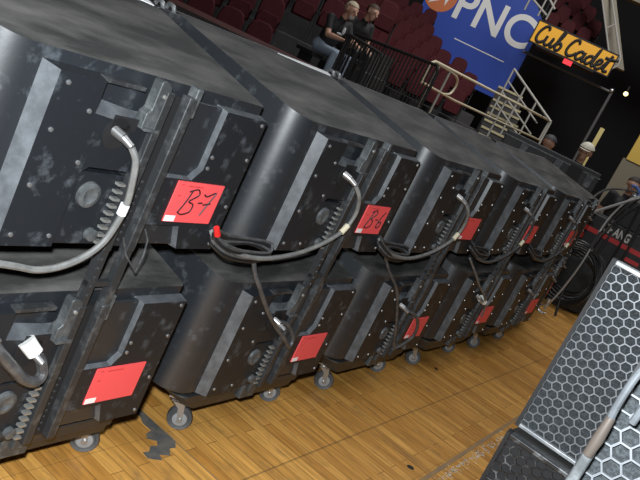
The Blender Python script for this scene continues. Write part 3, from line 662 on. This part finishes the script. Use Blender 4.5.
# script letters as brush strokes
def glyphs():
    g = []; C = [(.30,.40),(.27,.47),(.17,.44),(.08,.28),(.06,.12),(.14,.04),(.25,.08),(.33,.17)]
    u = [(.0,.26),(-.02,.10),(.04,.04),(.13,.10),(.18,.26),(.16,.10),(.20,.04),(.27,.12)]
    bb = [(.0,.12),(.10,.34),(.14,.50),(.10,.50),(.04,.20),(.05,.05),(.14,.05),(.18,.16),(.12,.23),(.06,.17)]
    aa = [(.20,.22),(.12,.26),(.02,.18),(.02,.07),(.09,.05),(.18,.14),(.22,.27),(.20,.10),(.23,.05),(.30,.12)]
    dd = [(.20,.22),(.12,.26),(.02,.18),(.02,.07),(.09,.05),(.18,.16),(.27,.50),(.21,.12),(.24,.05),(.31,.12)]
    e = [(.0,.11),(.12,.17),(.15,.25),(.08,.27),(.02,.17),(.03,.06),(.11,.04),(.22,.13)]
    t = [(.0,.12),(.10,.34),(.14,.46),(.06,.14),(.08,.05),(.18,.08)]; tb = [(-.03,.36),(.15,.37),(.33,.41)]
    x = .08
    for s, adv in ((C,.33),(u,.27),(bb,.30),(C,.34),(aa,.28),(dd,.29),(e,.20),(t,.0),(tb,.3)):
        g.append([(x+px, pz) for px, pz in s]); x += adv
    return g
b = MB()
for s in glyphs(): b.tube([(x*.86-.02,-.006,z*.95+.01) for x, z in s], .034, 8, 0, 5)
b.build('script_lettering', M['dark'], r)
# doorway under the sign
dim_steel = mat('dim_steel', (.09,.09,.09), .5)
r = empty('doorway_frame', aisle(18.0, 20.6, 0), facing(16), 'grey metal frame of the dark opening under the yellow sign', 'frame')
b = MB(); b.tube([(-1.15,0,3.36),(1.22,0,3.36)], .03, 8); b.build('crossbar', dim_steel, r)
b = MB(); b.tube([(1.22,0,0),(1.22,0,3.36)], .035, 8); b.build('upright', dim_steel, r)
b = MB(); b.ball((1.20,-.03,3.40), .055, 8); b.build('clamp', steel, r)
exit_red = mat('exit_red', (1,.06,.08), .4, emit=1.1)
r = empty('exit_sign', aisle(18.15, 20.35, 3.45), facing(16), 'small glowing red sign hanging under the yellow sign', 'sign')
b = MB(); b.box((-.11,0,.03),(.11,.05,.26)); b.build('lit_face', exit_red, r); b = MB(); b.box((-.125,.01,.02),(.125,.07,.275)); b.build('housing', M['dark'], r); b = MB(); b.cyl((0,.04,.27),(0,.04,.16+.0),.01,6); b.build('stem', M['dark'], r)
r = empty('pendant_lamp', P(13.75, 22, .0873), 0, 'tiny warm lamp glowing in the dark at the upper right', 'lamp')
b = MB(); b.ball((0,0,0), .06, 8); b.build('bulb', mat('warm_bulb', (1,.75,.35), .4, emit=2.5), r); b = MB(); b.cyl((0,0,.05),(0,0,.20),.03,8); b.build('holder', M['dark'], r)
yl = mat('yellow_paint', (.52,.35,.06), .5)
b = MB(); b.box((-.05,0,0),(.05,.1,CAM.z+19*.041)); o = b.build('yellow_post', mat('pale_yellow_paint', (.55,.45,.18), .5), None, aisle(13.95, 19)); o.rotation_euler = (0,0,facing(16)); tag(o, 'pale yellow upright post right of the person in the white cap', 'post')
b = MB(); b.box((-.04,0,2.05),(1.2,.15,3.3)); b.box((-.10,.02,0),(1.2,.15,2.05),1); o = b.build('wall_panel', [yl, mat('tan_wall', (.16,.14,.10), .8)], None, aisle(11.5, 18)); o.rotation_euler = (0,0,facing(14)); structure(o)
# concrete aisle wall and railing at the upper right
cream = mat('cream_concrete', (.24,.22,.17), .7)
b = MB(); b.prism_y([(1.0,4.15),(1.38,4.15),(-.30,6.55),(-.70,6.55)], 0, .4); o = b.build('wall_aisle', cream, None, aisle(18.1, 22.5)); o.rotation_euler = (0,0,facing(17)); structure(o)
b = MB(); b.box((-.5,0,6.1),(3.5,.4,6.9)); o = b.build('wall_balcony', cream, None, aisle(15.6, 24.0)); o.rotation_euler = (0,0,facing(10)); structure(o)
r = empty('aisle_railing', P(15.2,21.8,.085), 0, 'grey steel railing climbing beside the upper seats right of the yellow sign', 'railing'); o_ = r.location.copy()
T0 = P(17.9,22.4,.184); T1 = P(15.2,21.8,.121); T2 = P(15.1,21.8,.112)
b = MB(); b.tube([T0-o_, T1-o_, T2-o_, P(15.4,21.8,.106)-o_], .03, 8); b.build('top_rail', rail_grey, r)
b = MB(); b.tube([P(18.5,22.4,.181)-o_, P(15.4,21.8,.106)-o_], .024, 8); b.build('lower_rail', rail_grey, r)
for t in (.05,.5,.95):
    q = T0.lerp(T1,t)-o_; b = MB(); b.tube([q,P(18.5,22.4,.181).lerp(P(15.4,21.8,.106),t)-o_], .024, 8); b.build('post', rail_grey, r)
r = empty('upper_railing', P(22.2,22.3,.12), 0, 'pale crossed railing above the right corner of the blue banner', 'railing'); o_ = r.location.copy()
for a0, a1 in (((23.6,.150),(20.9,.130)),((22.6,.165),(20.6,.140))):
    b = MB(); b.tube([P(a0[0],22.3,a0[1])-o_, P(a1[0],22.3,a1[1])-o_], .03, 8); b.build('rail', rail_grey, r)
for az in (22.4,21.4,20.8):
    b = MB(); b.tube([P(az,22.3,.125)-o_, P(az,22.3,.165)-o_], .025, 8); b.build('post', rail_grey, r)

# ---------------------------------------------------------------- people
skin = mat('skin', (.46,.26,.18), .55); tee = mat('black_shirt', (.012,.012,.014), .8); jeans = mat('pale_jeans', (.30,.36,.44), .8); shoe = mat('dark_shoe', (.02,.02,.02), .6)
def person(name, label, loc, rz, J, mats, vox=.011, hands=True, hat=None, hair=None, print_=False, short=True, beard=None):
    """J: joints in local space, facing -Y.  mats: shirt, trousers"""
    root = empty('person', loc, rz, label, 'person')
    segs = []     # (a, b, ra, rb, material slot: 0 skin 1 shirt 2 trousers 3 shoe)
    V = lambda k: Vector(J[k])
    pel, che, nek, hd = V('pelvis'), V('chest'), V('neck'), V('head')
    side = Vector(J.get('side', (1,0,0)))
    segs += [(pel+side*.07, pel-side*.07, .125, .125, 2), (pel, pel.lerp(che,.5), .125, .13, 1), (pel.lerp(che,.45)+side*.05, che+side*.06, .12, .125, 1), (pel.lerp(che,.45)-side*.05, che-side*.06, .12, .125, 1)]
    segs += [(che, nek, .07, .056, 1), (nek, nek.lerp(hd,.6), .055, .052, 0)]
    fwd = (Vector(J.get('look', (0,-1,0)))).normalized(); up = Vector((0,0,1)); up = (up - fwd*up.dot(fwd)).normalized(); lat = fwd.cross(up)
    segs += [(hd+up*.035-fwd*.015, hd+up*.02+fwd*.02, .092, .085, 0), (hd+fwd*.03, hd-up*.075+fwd*.055, .072, .042, 0), (hd+up*.015+fwd*.105, hd-up*.022+fwd*.128, .009, .016, 0), (hd+up*.03+fwd*.085-lat*.035, hd+up*.03+fwd*.085+lat*.035, .018, .018, 0), (hd-up*.055+fwd*.098-lat*.016, hd-up*.055+fwd*.098+lat*.016, .010, .010, 0)]
    for s in (-1,1): segs += [(hd+lat*s*.085+up*.02, hd+lat*s*.09-up*.02-fwd*.0, .017, .012, 0)]
    for s, k in ((-1,'l'),(1,'r')):
        sh, el, wr = V('shoulder_'+k), V('elbow_'+k), V('wrist_'+k)
        mid = sh.lerp(el,.62); segs += [(che, sh, .09, .068, 1), (sh, mid, .066, .056, 1), (mid, el, .048 if short else .054, .042, 0 if short else 1), (el, el.lerp(wr,.35), .042, .043, 0 if short else 1), (el.lerp(wr,.35), wr, .043, .027, 0 if short else 1)]
        if hands:
            dv = (wr-el).normalized(); hz = dv.cross(Vector((0,0,1))).normalized(); dn = dv.cross(hz); dn = dn if dn.z < 0 else -dn
            pm = wr + dv*.07; segs += [(wr, pm+hz*.02, .026, .020, 0), (wr, pm-hz*.02, .026, .020, 0)]
            for q, ln in ((-.030,.052),(-.010,.062),(.010,.058),(.030,.046)):
                f0 = pm + hz*q + dv*.012; f1 = f0 + dv*ln*.5; f2 = f1 + (dv*.5+dn).normalized()*ln*.55; segs += [(f0,f1,.0105,.010,0),(f1,f2,.010,.008,0)]
            t0 = wr + dv*.03 - hz*.028*s; t1 = t0 - hz*.035*s + dv*.03; t2 = t1 + dv*.03 + dn*.015; segs += [(t0,t1,.013,.0115,0),(t1,t2,.0115,.009,0)]
        hp, kn, an = V('hip_'+k), V('knee_'+k), V('ankle_'+k)
        segs += [(hp, kn, .085, .058, 2), (kn, kn.lerp(an,.35), .058, .058, 2), (kn.lerp(an,.35), an, .058, .043, 2), (an, an+Vector((0,0,-.02)), .045, .045, 3)]
        toe = V('toe_'+k); segs += [(an+Vector((0,0,-.045)), toe, .038, .034, 3)]
    b = MB()
    for a, c, ra, rb, _ in segs:
        ax = (c-a); L = max(ax.length, 1e-4); ax = ax/L; n = 14
        pts = []; rr = []
        for j in range(6): t = math.pi/2*(j/6); pts.append(a - ax*ra*math.cos(t)); rr.append(max(.0008, ra*math.sin(t)))
        pts += [a, c]; rr += [ra, rb]
        for j in range(1,7): t = math.pi/2*(j/6); pts.append(c + ax*rb*math.sin(t)); rr.append(max(.0008, rb*math.cos(t)))
        b.tube(pts, rr, n)
    tmp = b.build('tmp', skin); md = tmp.modifiers.new('r', 'REMESH'); md.mode = 'VOXEL'; md.voxel_size = vox; sm = tmp.modifiers.new('s', 'SMOOTH'); sm.iterations = 3; sm.factor = .4
    dg = bpy.context.evaluated_depsgraph_get(); me = bpy.data.meshes.new_from_object(tmp.evaluated_get(dg)); bpy.data.objects.remove(tmp)
    me.name = 'body'; me.materials.clear()
    for m in (skin, mats[0], mats[1], shoe): me.materials.append(m)
    for p in me.polygons:
        c = p.center; best = 9; bi = 0
        for a, e, ra, rb, mi in segs:
            ax = e-a; t = max(0, min(1, (c-a).dot(ax)/max(ax.length_squared,1e-9))); dd = (c-(a+ax*t)).length - (ra+(rb-ra)*t)
            if dd < best: best, bi = dd, mi
        p.material_index = bi; p.use_smooth = True
    o = bpy.data.objects.new('body', me); COL.objects.link(o); o.parent = root
    for s in (-1,1):
        b = MB(); b.ball(hd+up*.012+fwd*.091+lat*s*.033, .011, 6); b.build('eye', M['dark'], root)
    def shell(name, m, c, r, cut, sc):
        # part of a ball above a cutting plane through the head
        b = MB(); b.ball((0,0,0), r, 14); vs = [Vector(v) for v in b.v]; k = MB(); keep = {}
        fs = [f for f in b.f if all(vs[i].z > cut(vs[i]) for i in f)]
        ids = sorted({i for f in fs for i in f}); mp_ = {i: j for j, i in enumerate(ids)}; nv = [c + lat*(vs[i].x*sc[0]) + fwd*(-vs[i].y*sc[1]) + up*(vs[i].z*sc[2]) for i in ids]; k.add(nv, [tuple(mp_[i] for i in f) for f in fs]); return k.build(name, m, root)
    if hair: shell('hair', mat(name+'_hair', hair, .75), hd+up*.035-fwd*.012, .103, lambda v: (.035 if v.y < -.02 else -.065 - .0*v.y) if v.y < .0 else -.075, (1,1.05,1))
    if hat:
        c_ = mat(name+'_cap', hat, .7); shell('cap', c_, hd+up*.045-fwd*.005, .108, lambda v: .0, (1,1.06,1))
        b = MB(); Pp = [(math.cos(a)*.078, math.sin(a)) for a in [R(10*j) for j in range(0,19)]]
        b.loft([hd+up*.052+lat*x+fwd*(.075+.085*y) for x,y in Pp], [hd+up*.045+lat*x+fwd*(.075+.085*y) for x,y in Pp]); b.build('cap_brim', c_, root)
    if beard: b = MB(); b.ball(hd-up*.085+fwd*.065, .046, 8, 0, (1,1,.9)); b.build('beard', mat(name+'_beard', beard, .8), root)
    if print_:
        b = MB(); f = che.lerp(nek,.1); b.ball(f+Vector((.02,-.150,-.02)), .055, 8, 0, (.55,.3,1.1)); b.ball(f+Vector((-.03,-.140,-.08)), .05, 8, 0, (1.2,.3,.35)); b.build('shirt_print', mat('grey_print', (.5,.5,.5), .7), root)
    return root
SIT = dict(pelvis=(0,0,.54), chest=(0,-.10,.86), neck=(0,-.16,1.03), head=(0,-.235,1.17), look=(.1,-1,-.12), hip_l=(-.09,-.02,.50), hip_r=(.09,-.02,.50), knee_l=(-.14,-.46,.52), knee_r=(.14,-.46,.52),
           ankle_l=(-.14,-.44,.10), ankle_r=(.14,-.44,.10), toe_l=(-.15,-.60,.035), toe_r=(.15,-.60,.035), shoulder_l=(-.19,-.11,.96), shoulder_r=(.19,-.11,.96), elbow_l=(-.25,-.26,.72), elbow_r=(.25,-.26,.72), wrist_l=(-.16,-.50,.74), wrist_r=(.16,-.50,.74))
STAND = dict(pelvis=(0,0,.93), chest=(0,-.01,1.30), neck=(0,-.01,1.47), head=(0,-.03,1.63), look=(-.25,-1,-.15), hip_l=(-.09,0,.90), hip_r=(.09,0,.90), knee_l=(-.10,-.02,.49), knee_r=(.10,-.02,.49), ankle_l=(-.10,.02,.09), ankle_r=(.10,.02,.09),
           toe_l=(-.12,-.15,.035), toe_r=(.12,-.15,.035), shoulder_l=(-.19,-.01,1.40), shoulder_r=(.19,-.01,1.40), elbow_l=(-.25,.03,1.10), elbow_r=(.25,.03,1.10), wrist_l=(-.23,-.10,.87), wrist_r=(.23,-.10,.87))
def bench(c, rz, z, label):
    r = empty('bench_seat', c, rz, label, 'bench', 'benches under the seated people'); b = MB(); b.box((-.30,-.18,.35),(.30,.22,.40)); b.build('seat_board', seat_black, r)
    b = MB(); b.box((-.26,-.10,0),(-.20,.15,.35)); b.build('leg', seat_black, r); b = MB(); b.box((.20,-.10,0),(.26,.15,.35)); b.build('leg', seat_black, r)
pz = .94
p1 = aisle(33.9, 12.15, pz); p2 = aisle(32.4, 12.95, pz+.14)
f1 = aisle(34.2, 12.3)
o = MB(); o.box((-1.0,-.75,0),(1.15,.45,pz)); o.box((-1.0,.45,0),(1.15,1.5,pz+.14)); ob = o.build('floor_step', concrete, None, (f1.x,f1.y,0)); ob.rotation_euler = (0,0,facing(39)); structure(ob)
bench(p1, R(-15), pz, 'dark bench under the seated person in pale jeans'); bench(p2, R(-20), pz+.14, 'dark bench under the seated person with brown hair')
person('man_a', 'seated person with short pale hair, black printed T-shirt and pale jeans', p1, R(-15), SIT, (tee, jeans), .010, True, None, (.42,.36,.25), True, True, (.35,.32,.30))
person('man_b', 'seated bare-headed person with brown hair in black, leaning forward', p2, R(-20), dict(SIT, elbow_l=(-.24,-.16,.70), elbow_r=(.24,-.16,.70), wrist_l=(-.13,-.36,.63), wrist_r=(.13,-.36,.63)), (tee, seat_black), .011, True, None, (.05,.028,.018))
p3 = aisle(14.2, 11.6, .12); o = MB(); o.box((-.6,-.5,0),(.6,.5,.12)); ob = o.build('floor_deck', concrete, None, (p3.x,p3.y,0)); structure(ob)
person('man_c', 'standing person in a white cap behind the long black case', p3, R(-72), dict(STAND), (tee, seat_black), .013, True, (.62,.60,.48))
person('man_d', 'person in a dark cap and brown shirt at the right end of the cream handrail', aisle(16.75, 12.4), R(60), dict(STAND, look=(.2,-1,-.1)), (mat('brown_shirt', (.13,.06,.035), .8), seat_black), .014, True, (.03,.03,.035), None, False, False)
person('man_e', 'person with dark hair at the right edge beyond the black trunk', aisle(10.4, 12.2), R(-60), dict(STAND), (tee, seat_black), .014, True, None, (.02,.015,.012))
